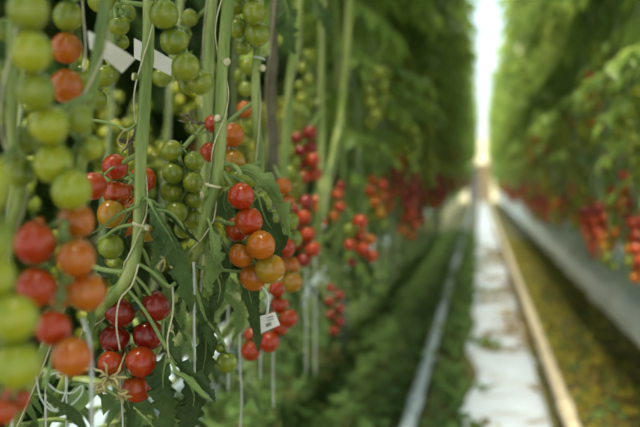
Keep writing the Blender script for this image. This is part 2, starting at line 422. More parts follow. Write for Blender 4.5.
truss('small orange bunch near top left with a green tomato above, beside the blurred vine', .76,
      [(68, 16, 15, 'G'), (66, 48, 16, 'O'), (66, 86, 17, 'O'), (80, 78, 11, 'L', .03), (70, -16, 15, 'G')], onpx('i', -10))
truss('green bunch half hidden behind the paper tag at top left', 1.02,
      [(119, 25, 11, 'G'), (127, 13, 9, 'G', .03), (121, 42, 8, 'G', .02), (104, 76, 11, 'G'), (97, 99, 10, 'G'), (113, 61, 8, 'G', .03), (101, -1, 14, 'G', -.1)], onpx('a', 5))
truss('ripening red and orange bunch hanging left of the thick pale vine with the cut stub', .97,
      [(115, 167, 13, 'R'), (117, 193, 14, 'R'), (93, 186, 14, 'R', -.05), (142, 180, 14, 'R', .05), (135, 204, 11, 'O', .05), (111, 214, 14, 'Y'), (124, 226, 11, 'O', .04), (111, 247, 13, 'G'), (147, 233, 9, 'Y', .06), (128, 219, 9, 'O', .06)], onpx('a', 150))
truss('deep red bunch at the bottom left in sharp focus, below the bend of the vine', .92,
      [(156, 306, 15.5, 'D'), (120, 312, 15.5, 'D'), (148, 335, 15.5, 'D'), (115, 339, 15, 'D'), (141, 362, 15.5, 'R'), (111, 364, 13.5, 'R'), (137, 388, 15, 'R'), (126, 352, 10, 'D', .03)], onpx('a', 275), tips=3)
truss('glossy green bunch curving down to the right at top, between the two thick pale vines', .84,
      [(152, -14, 14, 'G', .02), (164, 14, 15, 'G'), (174, 41, 14.5, 'G'), (186, 67, 14.5, 'G'), (200, 82, 13, 'G', .01), (187, 86, 9, 'G', .03)], P(148, -40, .92))
truss('small green tomatoes peeping out behind the second paper tag', 1.2,
      [(162, 77, 10, 'G'), (189, 18, 9, 'G'), (184, 34, 8, 'G', .03)], onpx('c', 5))
truss('green double-rowed bunch in focus hanging between the two thick pale vines', 1.03,
      [(172, 151, 11, 'G'), (194, 161, 10, 'G'), (173, 173, 11, 'G'), (193, 182, 10.5, 'G'), (172, 193, 11.5, 'G'), (195, 199, 10, 'G'), (177, 212, 11, 'G'), (192, 219, 10.5, 'G', .02), (183, 229, 9, 'G', .03)], onpx('c', 125))
truss('orange-shouldered bunch behind the leaning pale vine at mid height', 1.12,
      [(232, 135, 12.5, 'O'), (213, 124, 9, 'R', .04), (210, 152, 10, 'R', .03), (234, 161, 11.5, 'Y'), (223, 149, 9, 'O', .05), (227, 178, 9, 'G', .03), (218, 172, 8, 'G', .04)], onpx('d', 100))
truss('bright red to orange bunch in sharp focus at the picture middle, largest tomatoes there', .985,
      [(241, 196, 13.5, 'R', -.02), (249, 221, 14, 'R', -.02), (238, 229, 13, 'R', .02), (261, 245, 14.5, 'O', -.02), (242, 255, 13, 'O'), (270, 269, 15.5, 'Y', -.02), (254, 277, 14, 'O', .01)], onpx('b', 165))
truss('green bunch half covered by the curled pale leaf, behind the bright red one', 1.08,
      [(248, 179, 10, 'G'), (263, 201, 10, 'G'), (238, 178, 9, 'G', .02), (266, 182, 8, 'G', .03), (270, 217, 9, 'G', .03)], onpx('d', 160))
truss('orange and yellow bunch hanging right of the curled pale leaf', 1.3,
      [(283, 186, 9, 'O'), (288, 201, 7.5, 'O'), (290, 221, 9, 'G'), (293, 238, 9, 'G'), (285, 247, 10.5, 'R'), (290, 266, 10, 'O'), (292, 282, 10.5, 'Y'), (277, 258, 8, 'O', .03)], onpx('e', 165))
truss('red bunch hanging low behind the printed white tag', 1.4,
      [(277, 289, 8.5, 'R'), (280, 305, 9, 'R'), (289, 318, 9, 'R'), (280, 327, 8.5, 'R'), (269, 342, 10.5, 'R'), (251, 351, 10, 'R'), (252, 336, 8, 'R', .03), (272, 320, 8, 'R', .04)], onpx('e', 275))
truss('lone small green tomatoes dangling low in the middle on a thin stalk', 1.0,
      [(227, 362, 10.5, 'G'), (221, 348, 5.5, 'G', .0)], P(213, 318, 1.05))
truss('pair of glossy green tomatoes with smaller ones, top middle above the white clip', 1.1,
      [(254, 13, 12, 'G'), (257, 34, 12.5, 'G'), (237, 28, 10, 'G', .03), (252, -12, 12, 'G'), (236, 5, 10, 'G', .03), (243, 47, 8, 'G', .05)], P(258, -30, 1.16))
truss('small dull bunch, green over orange, behind the slim clipped vine at upper middle', 1.45,
      [(248, 66, 8.5, 'G'), (246, 89, 8, 'G'), (245, 109, 8.5, 'O'), (240, 76, 7, 'G', .03), (250, 124, 6, 'G')], onpx('e', 50))
truss('long narrow deep red bunch, blurred, in the centre above the larger drooping one', 1.95,
      [(310, 133, 7.3, 'D'), (297, 138, 6, 'D'), (311, 147, 7, 'D'), (300, 151, 6.3, 'D'), (313, 160, 7.3, 'R'), (302, 164, 6, 'D'), (315, 174, 7.5, 'R'), (304, 177, 6.2, 'R')], onpx('g', 110))
truss('blurred green bunch between two vines, left of the long deep red one', 1.9,
      [(287, 150, 8, 'G'), (294, 162, 6.5, 'G'), (290, 172, 7, 'G'), (297, 177, 6, 'G'), (284, 163, 6, 'G', .03)], onpx('f', 120))
truss('blurred red bunch directly below the long deep red one, left of the white ring', 1.8,
      [(306, 202, 7.5, 'D'), (295, 210, 6.5, 'D'), (304, 217, 7.5, 'R'), (296, 226, 7, 'D'), (308, 234, 7.8, 'R'), (298, 243, 7, 'D'), (313, 249, 8, 'R'), (304, 260, 7, 'D')], onpx('g', 190))
truss('small red bunch just right of the white ring on the vine', 2.3,
      [(320, 209, 6, 'R'), (322, 222, 5.5, 'R'), (316, 200, 5, 'R'), (319, 233, 5, 'D', .02)], onpx('h', 190))
truss('small blurred red bunch upper left of one with a green tomato', 2.5,
      [(338, 195, 5.6, 'R'), (340, 207, 5.8, 'R'), (335, 216, 5, 'O'), (341, 186, 4.6, 'D')], onpx('k', 175))
truss('blurred bright red bunch with one green tomato, right of the other distinct ones', 2.1,
      [(360, 222, 7.5, 'R'), (350, 230, 7, 'G'), (360, 236, 7, 'R'), (363, 249, 7.3, 'R'), (372, 256, 6.5, 'R'), (350, 245, 6, 'R'), (370, 240, 5.6, 'O', .02), (352, 262, 5.2, 'D', .03)], onpx('k', 200))
truss('deep red bunch hanging low over the weeds, lowest in the blurred middle', 2.5,
      [(332, 288, 5, 'D'), (339, 296, 5, 'D'), (330, 302, 5.2, 'D'), (340, 309, 5.2, 'D'), (331, 315, 5, 'D'), (340, 322, 5.2, 'D'), (334, 331, 5, 'D')], onpx('k', 262))
truss('blurred pale green bunch high up between the streaked vine and the crossing pair', 2.2,
      [(302, 99, 6.5, 'G'), (311, 103, 5, 'G'), (308, 56, 6, 'L'), (303, 68, 6, 'G'), (309, 80, 5.5, 'G'), (300, 86, 5.5, 'G')], onpx('f', 40))

# ------------------------------------------------------------------ paper tags
def quad_tag(label, corners, Z, lines=False, tilt=0.0):
    cs = [P(x, y, z) for (x, y, z) in corners]
    root_loc = cs[0]
    n = (cs[1]-cs[0]).cross(cs[3]-cs[0]).normalized()
    if n.dot(FWD) > 0: n = -n
    mb = MB(); nn = 6
    top = []; bot = []
    for i in range(nn+1):
        t = i/nn; bend = n*0.002*math.sin(t*3.1)
        top.append(cs[0].lerp(cs[1], t)+bend); bot.append(cs[3].lerp(cs[2], t)+bend*0.6)
    th = n*0.0004; vs = []
    for i in range(nn+1): vs += [top[i]+th, bot[i]+th, top[i]-th, bot[i]-th]
    fs = []
    for i in range(nn):
        a = i*4; b = a+4
        fs += [(a, a+1, b+1, b), (a+2, b+2, b+3, a+3), (a, b, b+2, a+2), (a+1, a+3, b+3, b+1)]
    fs += [(0, 2, 3, 1), (nn*4, nn*4+1, nn*4+3, nn*4+2)]
    mb.add(vs, fs)
    root = empty('paper_tag', root_loc, label, 'tag')
    mb.build('card', M['tag'], root, smooth=False)
    if lines:
        mi = MB(); rr = random.Random(3)
        def pt(u, v): 
            b_ = n*0.002*math.sin(u*3.1)
            return (cs[0].lerp(cs[1], u)).lerp(cs[3].lerp(cs[2], u), v) + b_ + n*0.0009
        for (v0, v1, u0, u1, k) in ((.18, .28, .42, .88, 6), (.36, .44, .42, .80, 5), (.56, .78, .3, .62, 12)):
            for q in range(k):
                a = u0+(u1-u0)*q/k; b_ = a+(u1-u0)/k*rr.uniform(.4, .8)
                mi.add([pt(a, v0), pt(b_, v0), pt(b_, v1), pt(a, v1)], [(0, 1, 2, 3)])
        mi.build('print', M['ink'], root, smooth=False)
    return root
quad_tag('off-white paper tag in front at top left, hung slanting from the blurred vine', [(88, 31, .74), (135, 59, .80), (122, 73, .80), (90, 49, .74)], .75)
quad_tag('off-white paper tag wrapped behind the thick pale vine at top left', [(134, 38, .95), (172, 60, .96), (171, 76, .96), (134, 58, .95)], .95)
quad_tag('small white printed tag dangling below the bright red and orange bunch', [(260, 316, 1.02), (275, 312, 1.02), (280, 325, 1.02), (261, 333, 1.02)], 1.0, lines=True)
mb = MB()
s0 = onpx('b', 280); 
mb.tube(spline([P(254, 280, 1.02), P(266, 292, 1.02), P(268, 304, 1.02), P(267, 314, 1.018)], 6), .0016, 8)
st = mb.build('tag_stalk', M['clip'], None, loc=P(254, 280, 1.02)); 
for o in list(C.objects):
    if o.name.startswith('paper_tag') and 'printed' in o.get('label', ''):
        wl = st.location.copy(); st.parent = o; st.location = wl - o.location; st.name = 'hanging_loop'

# ------------------------------------------------------------------ hanging strings
def string_thing(label, pts, r, mat='string', name='hanging_string'):
    w = spline([P(*p) for p in pts], 8)
    w = [p + Vector((noise.noise(p*14)*0.002, noise.noise(p*11+Vector((5,0,0)))*0.002, 0)) for p in w]
    mb = MB(); mb.tube(w, r, 8)
    o = mb.build(name, M[mat], None, loc=w[0]); tag(o, label, 'string'); return o
string_thing('thick white string hanging straight beside the dark drooping leaf, left of centre', [(193, 262, .96), (194, 310, .96), (195, 345, .96), (195, 381, .96)], .0015)
string_thing('blurred white string dropping to the bottom edge from the lowest orange tomato at left', [(82, 318, .68), (90, 345, .68), (92, 385, .68), (93, 435, .68)], .0015)
string_thing('white string hanging under the deep red bunch at the bottom', [(120, 370, .93), (122, 398, .93), (123, 435, .93)], .0010)
string_thing('white string hanging to the bottom edge just right of the lone green tomato', [(241, 318, 1.3), (240, 360, 1.3), (241, 400, 1.3), (240, 435, 1.3)], .0013)
string_thing('pale string end hanging behind the lone green tomato', [(229, 290, 1.5), (228, 340, 1.5), (228, 392, 1.5)], .0014)
string_thing('short pale string end hanging under the printed tag', [(262, 335, 1.5), (261, 355, 1.5), (261, 379, 1.5)], .0014)
string_thing('pale string end hanging lowest right of the printed tag, over the weeds', [(274, 340, 1.5), (273, 370, 1.5), (273, 408, 1.5)], .0014)
string_thing('blurred pale string hanging over the weeds, left one of a close pair', [(306, 255, 2.0), (306, 310, 2.0), (306, 375, 2.0)], .0017)
string_thing('blurred pale string hanging over the weeds, right one of a close pair', [(315, 258, 2.1), (315, 310, 2.1), (315, 376, 2.1)], .0017)
string_thing('thin white string dropping to the bottom edge behind the small red tomatoes at lower left', [(46, 380, .95), (45, 405, .95), (45, 435, .95)], .0012)
string_thing('thin white string dropping to the bottom edge left of the deep red bunch', [(66, 375, .98), (67, 405, .98), (66, 435, .98)], .0012)
string_thing('thin white string at the very lower left corner', [(12, 415, .8), (11, 425, .8), (10, 440, .8)], .0012)
string_thing('cream string loop curling down from the bend of the thick pale vine', [(139, 264, .885), (132, 285, .885), (120, 300, .89), (117, 325, .89), (120, 350, .90)], .0009, 'jute')
string_thing('cream string hanging right of the deep red bunch, over the folded leaf', [(172, 285, .9), (173, 312, .9), (168, 340, .9), (170, 362, .9)], .0009, 'jute')
string_thing('thin pale string running down beside the upper orange tomatoes', [(82, -10, .76), (84, 20, .76), (86, 45, .76), (84, 72, .76)], .0009, 'jute')
lp = [(36, 376, .84), (40, 398, .84), (52, 411, .84), (68, 407, .84), (80, 396, .84), (82, 386, .84), (72, 393, .84), (58, 392, .84), (47, 382, .84), (52, 374, .84), (66, 376, .84), (64, 396, .84), (55, 410, .84), (46, 402, .84)]
string_thing('coiled loops of pale string or stalk below the blurred orange tomatoes at bottom left', lp, .0009, 'clip', 'string_coil')

# ------------------------------------------------------------------ near leaves (parts of the vines)
def hang_leaf(key, path, wpx, roll=0.0, curl=1.0, lobes=4, mat='leaf_near', flip=1, label=None, petiole=None, name='leaf', seed=0):
    """path (px,py,Z) from stalk to tip; wpx half width in px at widest"""
    w = spline([P(*p) for p in path], 10); n = len(w); rr = random.Random(seed+len(path)+int(path[0][0]))
    Zm = sum(p[2] for p in path)/len(path); hw = wpx*Zm/FPX
    w = spline([P(*p) for p in path], 18); n = len(w)
    mb = MB(); vs = []; K = 14; ph = [rr.uniform(0, 1), rr.uniform(0, 1)]; nl = lobes*rr.uniform(1.3, 1.8)
    for i, p in enumerate(w):
        t = i/(n-1); tg = (w[min(i+1, n-1)]-w[max(i-1, 0)]).normalized()
        side = tg.cross(-FWD).normalized(); out = side.cross(tg).normalized()
        rl = roll + 0.5*math.sin(t*3+seed)
        side = (Matrix.Rotation(rl, 3, tg) @ side); out = (Matrix.Rotation(rl, 3, tg) @ out)
        prof = math.sin(math.pi*(t**0.72))**0.7 if 0 < t < 1 else 0.03
        for k in range(K+1):
            u = (k/K-0.5)*2
            f = (t*nl + ph[0 if u < 0 else 1]) % 1.0
            lob = f*0.55                                   # saw-tooth lobes pointing to the tip
            f2 = (t*nl*3.3 + ph[0 if u < 0 else 1]) % 1.0
            edge = 1.12 - (lob + .14*f2)*abs(u)**1.5
            ww = hw*prof
            A = curl*1.25; a = u*A
            x = math.sin(a)/A*ww*1.1*edge; d = (1-math.cos(a))/A*ww*1.1*flip*edge
            q = p*95
            ruff = 0.22*ww*noise.noise(q + Vector((seed, u*1.2, 0)))*(.3+abs(u)) + 0.08*ww*noise.noise(q*2.7+Vector((seed, u*3, 1)))
            vein = 0.07*ww*abs(math.sin((t*nl*1.6 - abs(u)*.9)*math.pi))
            mid = 0.10*ww*(1-min(1, abs(u)*5))
            down = tg*(abs(u)*ww*.35)
            vs.append(p + side*x + out*(d + ruff + vein - mid) + down)
    fs = []
    for i in range(n-1):
        for k in range(K):
            fs.append((i*(K+1)+k, i*(K+1)+k+1, (i+1)*(K+1)+k+1, (i+1)*(K+1)+k))
    mb.add(vs, fs, 0)
    if petiole is not None:
        q = spline([Vector(petiole), (Vector(petiole)+w[0])/2+Vector((0, 0, .006)), w[0]], 6)
        mb.tube(q + w[1:n//2], [0.0019]*len(q) + [0.0016*(1-j/(n/2)) + .0003 for j in range(len(w[1:n//2]))], 7, 1)
    o = mb.build(name, [M[mat], M['truss']], VN[key][0])
    if label: o['label'] = label
    return o
Lf = hang_leaf
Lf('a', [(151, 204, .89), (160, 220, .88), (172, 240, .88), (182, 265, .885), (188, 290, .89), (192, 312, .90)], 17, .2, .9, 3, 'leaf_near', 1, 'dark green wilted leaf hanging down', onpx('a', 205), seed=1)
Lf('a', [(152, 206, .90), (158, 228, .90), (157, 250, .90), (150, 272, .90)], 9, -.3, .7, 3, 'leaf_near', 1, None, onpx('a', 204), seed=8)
Lf('a', [(138, 206, .90), (120, 214, .89), (104, 226, .88), (88, 236, .88)], 2.6, .2, 1.2, 2, 'leaf_pale', 1, 'pale stalk-like rolled leaf', onpx('a', 204), seed=2)
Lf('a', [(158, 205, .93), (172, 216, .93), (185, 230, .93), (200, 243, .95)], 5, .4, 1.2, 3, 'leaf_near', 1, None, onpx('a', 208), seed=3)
Lf('b', [(211, 228, .97), (214, 246, .96), (213, 262, .96), (208, 282, .97), (211, 292, .97)], 11, -.2, .8, 3, 'leaf_pale', 1, 'pale green leaf facing the camera', onpx('b', 222), seed=4)
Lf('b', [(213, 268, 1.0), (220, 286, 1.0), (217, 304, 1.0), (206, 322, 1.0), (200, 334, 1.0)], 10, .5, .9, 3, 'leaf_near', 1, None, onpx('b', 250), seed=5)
Lf('b', [(234, 170, 1.0), (250, 172, .99), (262, 182, .98), (276, 200, .99), (284, 218, 1.0), (290, 240, 1.01)], 13, .15, 1.1, 2, 'leaf_pale', -1, 'long pale curled leaf draped over green tomatoes', onpx('b', 168), seed=6)
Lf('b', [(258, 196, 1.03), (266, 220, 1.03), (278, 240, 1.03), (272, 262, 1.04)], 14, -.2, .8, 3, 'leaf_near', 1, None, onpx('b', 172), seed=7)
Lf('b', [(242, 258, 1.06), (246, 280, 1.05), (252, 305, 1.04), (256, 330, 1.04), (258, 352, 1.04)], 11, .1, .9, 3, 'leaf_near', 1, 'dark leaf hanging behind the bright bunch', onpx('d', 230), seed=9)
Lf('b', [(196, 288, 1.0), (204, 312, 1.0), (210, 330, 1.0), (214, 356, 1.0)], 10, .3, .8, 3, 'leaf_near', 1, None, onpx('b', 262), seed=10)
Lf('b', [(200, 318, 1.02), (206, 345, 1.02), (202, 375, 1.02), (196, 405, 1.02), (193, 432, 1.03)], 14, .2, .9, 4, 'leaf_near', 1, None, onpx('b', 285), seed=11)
Lf('b', [(184, 300, .99), (186, 322, .98), (190, 340, .98), (197, 356, .98)], 10, .8, 1.2, 3, 'leaf_pale', 1, 'pale yellow-green shrivelled leaf', onpx('b', 282), seed=12)
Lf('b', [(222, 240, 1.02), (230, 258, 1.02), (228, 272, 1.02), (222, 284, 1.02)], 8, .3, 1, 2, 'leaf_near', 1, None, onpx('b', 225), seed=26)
Lf('b', [(230, 282, 1.15), (226, 300, 1.15), (214, 318, 1.15), (208, 338, 1.15)], 10, .3, 1, 2, 'leaf_pale', 1, None, onpx('b', 245), seed=27)
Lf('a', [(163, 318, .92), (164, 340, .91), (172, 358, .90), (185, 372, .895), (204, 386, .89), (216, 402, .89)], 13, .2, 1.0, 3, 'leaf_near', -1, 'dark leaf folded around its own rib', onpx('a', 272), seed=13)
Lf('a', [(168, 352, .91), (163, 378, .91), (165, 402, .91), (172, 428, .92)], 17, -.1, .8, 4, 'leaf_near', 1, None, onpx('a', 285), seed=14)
Lf('a', [(176, 372, .885), (188, 380, .88), (200, 391, .88), (212, 401, .88)], 7, .1, 1.5, 1, 'leaf_pale', -1, 'rolled grey-green leaf tip', P(166, 362, .90), seed=15)
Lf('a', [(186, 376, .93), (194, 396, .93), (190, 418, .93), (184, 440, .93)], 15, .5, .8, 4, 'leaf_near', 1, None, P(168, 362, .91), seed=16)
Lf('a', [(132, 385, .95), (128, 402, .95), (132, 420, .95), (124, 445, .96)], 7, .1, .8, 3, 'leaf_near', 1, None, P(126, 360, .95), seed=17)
Lf('a', [(108, 296, .93), (98, 312, .92), (92, 330, .92), (88, 350, .93)], 9, .4, 1.1, 3, 'leaf_pale', 1, 'pale leaf under the bend of the stem', onpx('a', 290), seed=18)
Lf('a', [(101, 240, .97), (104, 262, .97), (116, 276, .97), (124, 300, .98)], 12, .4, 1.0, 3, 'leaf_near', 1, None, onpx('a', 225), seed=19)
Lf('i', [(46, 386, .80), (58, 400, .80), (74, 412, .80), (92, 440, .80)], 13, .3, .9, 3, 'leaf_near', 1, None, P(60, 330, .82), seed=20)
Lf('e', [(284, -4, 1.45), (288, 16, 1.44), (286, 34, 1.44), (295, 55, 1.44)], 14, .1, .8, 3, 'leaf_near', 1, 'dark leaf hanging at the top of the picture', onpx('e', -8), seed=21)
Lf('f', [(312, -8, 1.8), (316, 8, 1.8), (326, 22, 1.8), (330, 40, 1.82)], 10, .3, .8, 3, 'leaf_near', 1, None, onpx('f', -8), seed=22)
Lf('g', [(318, 246, 2.1), (330, 262, 2.1), (338, 280, 2.1), (350, 292, 2.12)], 11, .2, .9, 3, 'leaf_pale', 1, None, onpx('g', 232), seed=23)
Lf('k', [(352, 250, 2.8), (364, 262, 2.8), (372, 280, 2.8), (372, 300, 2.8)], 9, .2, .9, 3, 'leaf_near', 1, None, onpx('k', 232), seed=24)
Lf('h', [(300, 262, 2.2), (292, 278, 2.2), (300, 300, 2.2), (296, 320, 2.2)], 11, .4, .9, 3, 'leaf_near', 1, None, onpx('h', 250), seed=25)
Lf('b', [(206, 232, 1.01), (198, 248, 1.0), (186, 258, 1.0), (176, 274, 1.0)], 8, .5, 1.1, 2, 'leaf_pale', 1, 'pale yellow-green shrivelled leaf', onpx('b', 226), seed=31)
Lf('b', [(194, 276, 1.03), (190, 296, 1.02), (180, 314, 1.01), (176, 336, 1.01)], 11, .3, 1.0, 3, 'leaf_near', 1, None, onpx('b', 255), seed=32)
Lf('b', [(226, 292, 1.1), (238, 306, 1.1), (240, 322, 1.1), (232, 342, 1.1)], 9, .1, 1.0, 2, 'leaf_pale', 1, None, onpx('b', 262), seed=33)
Lf('a', [(148, 262, .92), (160, 276, .91), (170, 294, .91), (176, 318, .91)], 8, .6, 1.1, 2, 'leaf_pale', 1, 'pale yellow-green shrivelled leaf', onpx('a', 250), seed=34)
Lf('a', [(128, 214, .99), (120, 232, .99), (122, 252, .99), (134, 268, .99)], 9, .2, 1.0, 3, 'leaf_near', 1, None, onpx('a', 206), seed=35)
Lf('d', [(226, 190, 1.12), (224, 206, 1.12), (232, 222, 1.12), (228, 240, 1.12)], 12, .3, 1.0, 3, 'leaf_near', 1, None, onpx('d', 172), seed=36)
# thin tendrils and side stalks of the vines
def tendril(key, pts, r=.0011, mat='truss'):
    mb = MB(); mb.tube(spline([P(*p) if not isinstance(p, Vector) else p for p in pts], 8), r, 7); return mb.build('side_stalk', M[mat], VN[key][0])
tendril('a', [onpx('a', 118), (128, 130, .92), (118, 126, .93), (104, 122, .95), (92, 120, .97)], .0016)
tendril('a', [(128, 128, .92), (121, 134, .92), (118, 142, .92), (123, 149, .92), (127, 143, .92), (129, 132, .92)], .0008, 'dry')
tendril('a', [onpx('a', 210), (158, 210, .91), (172, 214, .92), (184, 228, .93), (196, 240, .95)], .0018)
tendril('b', [onpx('b', 166), (228, 164, .985), (237, 168, .98), (241, 176, .98)], .0028)
tendril('b', [onpx('b', 218), (224, 222, 1.0), (232, 224, .99), (240, 221, 1.0)], .0024)
tendril('b', [onpx('b', 262), (202, 268, 1.0), (222, 270, 1.0), (246, 272, 1.02)], .0018)
tendril('a', [onpx('a', 268), (122, 272, .9), (105, 270, .91), (90, 266, .93)], .0026)
tendril('a', [onpx('a', 262), (152, 272, .9), (168, 286, .9), (176, 283, .9)], .002)
tendril('b', [(196, 292, 1.0), (204, 316, 1.0), (216, 332, 1.0), (224, 344, 1.0)], .0017)
def dried(key, px, py, Z, mat, n=9, s=.012, seed=0, name='dried_flower'):
    r = random.Random(seed); mb = MB(); c = P(px, py, Z)
    for k in range(n):
        q = [c]; d = Vector((r.uniform(-1, 1), r.uniform(-1, 1), r.uniform(-1, 1))).normalized()
        for i in range(4):
            d = (d + Vector((r.uniform(-.6, .6), r.uniform(-.6, .6), r.uniform(-.6, .6)))).normalized(); q.append(q[-1]+d*s*.35)
        mb.tube(q, [.0012, .0011, .001, .0016, .0006], 6)
    o = mb.build(name, M[mat], VN[key][0]); return o
tendril('a', [P(126, 352, .92), P(118, 372, .90), P(112, 380, .895), P(108, 384, .89)], .0012, 'dry')
dried('a', 109, 378, .895, 'dry', 14, .016, 1); dried('a', 119, 390, .895, 'dry', 8, .012, 2)
tendril('b', [onpx('c', 130), P(194, 134, 1.02), P(190, 124, 1.0), P(192, 120, 1.0)], .0012)
dried('b', 192, 122, 1.0, 'stem_brown', 12, .012, 3); dried('a', 132, 140, .95, 'stem_brown', 12, .014, 4); dried('a', 166, 258, .95, 'dry', 10, .013, 5)

# ------------------------------------------------------------------ canopy plants
def leaflet(mb, b, d, nrm, L, W, droop, mi=0):
    s = d.cross(nrm).normalized(); vs = []
    for q in range(5):
        t = q/4; w = W*(0.0, .85, 1, .62, 0.03)[q]
        c = b + d*(L*t) - Vector((0, 0, 1))*(droop*L*t*t)
        vs += [c - s*w + nrm*w*.25, c, c + s*w + nrm*w*.25]
    vs[0] = vs[2] = vs[1]
    fs = []
    for q in range(4):
        fs += [(q*3, q*3+1, q*3+4, q*3+3), (q*3+1, q*3+2, q*3+5, q*3+4)]
    fs[0] = (1, 4, 3); fs[1] = (1, 5, 4)
    mb.add(vs, fs, mi)
def compound_leaf(mb, p, az, L, elev, rnd, mi=0, ms=1):
    d = Vector((math.cos(az)*math.cos(elev), math.sin(az)*math.cos(elev), math.sin(elev)))
    pts = [p]; q = p.copy(); dd = d.copy(); n = 8
    for i in range(n):
        q = q + dd*(L/n); dd = (dd + Vector((0, 0, -0.13))).normalized(); pts.append(q.copy())
    mb.tube(pts, [.004, .0035, .003, .003, .0025, .002, .002, .0015, .001], 3, ms, cap=False)
    for i in range(2, n+1):
        tg = (pts[i]-pts[i-1]).normalized(); s = tg.cross(Vector((0, 0, 1)))
        s = s.normalized() if s.length > 1e-3 else Vector((1, 0, 0)); up = s.cross(tg).normalized()
        sz = L*rnd.uniform(.15, .27)*(1.15 if i % 2 else .7)
        if i < n:
            for sg in (-1, 1):
                dl = (s*sg + tg*rnd.uniform(.1, .6) + Vector((0, 0, rnd.uniform(-.5, .1)))).normalized()
                nn = (up + Vector((rnd.uniform(-.4, .4), rnd.uniform(-.4, .4), 0))).normalized()
                leaflet(mb, pts[i], dl, nn, sz, sz*.32, rnd.uniform(.2, .7), mi)
        else: leaflet(mb, pts[i], tg, up, sz*1.2, sz*.42, .5, mi)
def plant_meshes(seed, zlo, ztop, nleaf, spread, low_frac, leafm):
    """stem mesh and foliage mesh, base at the origin (z up), aisle side = +x"""
    r = random.Random(seed); st = MB(); fo = MB()
    x = r.uniform(-.03, .03)
    pts = [Vector((-.16, .0, .0)), Vector((-.10, .06, .15))]
    z = .28
    while z < ztop: pts.append(Vector((x + r.uniform(-.03, .03), r.uniform(-.05, .05), z))); z += .3
    sp = spline(pts, 5); st.tube(sp, [.009*(1-.45*i/len(sp)) for i in range(len(sp))], 7)
    for s_ in range(2):
        q = [Vector((r.uniform(-.06, .06)+(.05 if s_ else -.08), r.uniform(-.12, .12), zz)) for zz in [.25+.5*i for i in range(int(ztop/.5))]]
        st.tube(spline(q, 4), .006, 6)
    for k in range(nleaf):
        if r.random() < low_frac: z = r.uniform(zlo, 1.0)
        else: z = 0.95 + (ztop-0.95)*r.random()**0.85
        base = min(sp, key=lambda p: abs(p.z - z)); az = r.uniform(0, 2*math.pi)
        sc = min(1, max(.42, .42 + (z-.55)*.75))
        compound_leaf(fo, base.copy(), az, spread*r.uniform(.75, 1.1)*sc, r.uniform(-.5, .45), r)
    return st, fo
def build_plants(variants, mat, stemmat):
    out = []
    for st, fo in variants:
        a = bpy.data.meshes.new('stem'); a.from_pydata(st.v, [], st.f); a.materials.append(M[stemmat]); a.polygons.foreach_set('use_smooth', [True]*len(st.f))
        b = bpy.data.meshes.new('foliage'); b.from_pydata(fo.v, [], fo.f); b.materials.append(M[mat]); b.materials.append(M[stemmat])
        b.polygons.foreach_set('material_index', fo.m); b.polygons.foreach_set('use_smooth', [True]*len(fo.f)); b.update(); a.update()
        out.append((a, b))
    return out
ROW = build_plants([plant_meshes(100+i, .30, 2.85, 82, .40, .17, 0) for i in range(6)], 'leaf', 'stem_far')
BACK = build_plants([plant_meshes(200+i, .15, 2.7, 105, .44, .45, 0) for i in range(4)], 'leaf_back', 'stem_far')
def place_plant(var, x, y, face, label, group, z=0.44, sc=1):
    root = empty('tomato_plant', (x, y, z), label, 'tomato plant', group)
    root.rotation_euler = (0, 0, face + R.uniform(-.25, .25)); root.scale = (sc, sc, sc)
    for nm, me in zip(('stem', 'foliage'), var):
        o = bpy.data.objects.new(nm, me); C.objects.link(o); o.parent = root
    return root
UP = []  # leaves out of view above the near vines, added to shade the bunches
for i in range(3):
    fo = MB(); r_ = random.Random(300+i)
    for k in range(9):
        compound_leaf(fo, Vector((r_.uniform(-.03, .03), r_.uniform(-.05, .05), r_.uniform(0, 1.25))), r_.uniform(0, 6.28), .4*r_.uniform(.75, 1.1), r_.uniform(-.4, .45), r_)
    b_ = bpy.data.meshes.new('shade_foliage'); b_.from_pydata(fo.v, [], fo.f); b_.materials.append(M['leaf']); b_.materials.append(M['stem_far'])
    b_.polygons.foreach_set('material_index', fo.m); b_.polygons.foreach_set('use_smooth', [True]*len(fo.f)); b_.update(); UP.append(b_)
LOW = []
for i in range(3):
    fo = MB(); r_ = random.Random(330+i)
    for k in range(5):
        compound_leaf(fo, Vector((r_.uniform(-.03, .10), r_.uniform(-.10, .10), r_.uniform(-.02, .16))), r_.uniform(0, 6.28), .17*r_.uniform(.7, 1.2), r_.uniform(-.7, .5), r_)
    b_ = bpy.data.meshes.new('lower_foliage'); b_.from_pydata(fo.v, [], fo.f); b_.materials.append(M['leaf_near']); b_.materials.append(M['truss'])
    b_.polygons.foreach_set('material_index', fo.m); b_.polygons.foreach_set('use_smooth', [True]*len(fo.f)); b_.update(); LOW.append(b_)
for i, key in enumerate('abcdefghijk'):
    root, sp = VN[key]; t = on(key, .53)
    o = bpy.data.objects.new('lower_foliage', LOW[i % 3]); C.objects.link(o); o.parent = root; o.location = Vector((t.x, t.y, .52)) - root.location; o.rotation_euler = (0, 0, R.uniform(-.5, .5))
    root, sp = VN[key]; t = on(key, 1.8)
    o = bpy.data.objects.new('shade_foliage', UP[i % 3]); C.objects.link(o); o.parent = root; o.location = Vector((t.x, t.y, 1.8)) - root.location; o.rotation_euler = (0, 0, R.uniform(0, 6))
for (xx, y0, y1) in ((-.52, -.6, .3), (.72, -.6, 2.6)):  # unseen plants next to the camera, added to darken the near vines
    y = y0
    while y < y1:
        place_plant(R.choice(ROW), xx, y, 0 if xx < 0 else math.pi, 'unseen leafy tomato plant beside the viewpoint, added for shade', 'added shade plants beside the viewpoint'); y += .42
y = 2.75
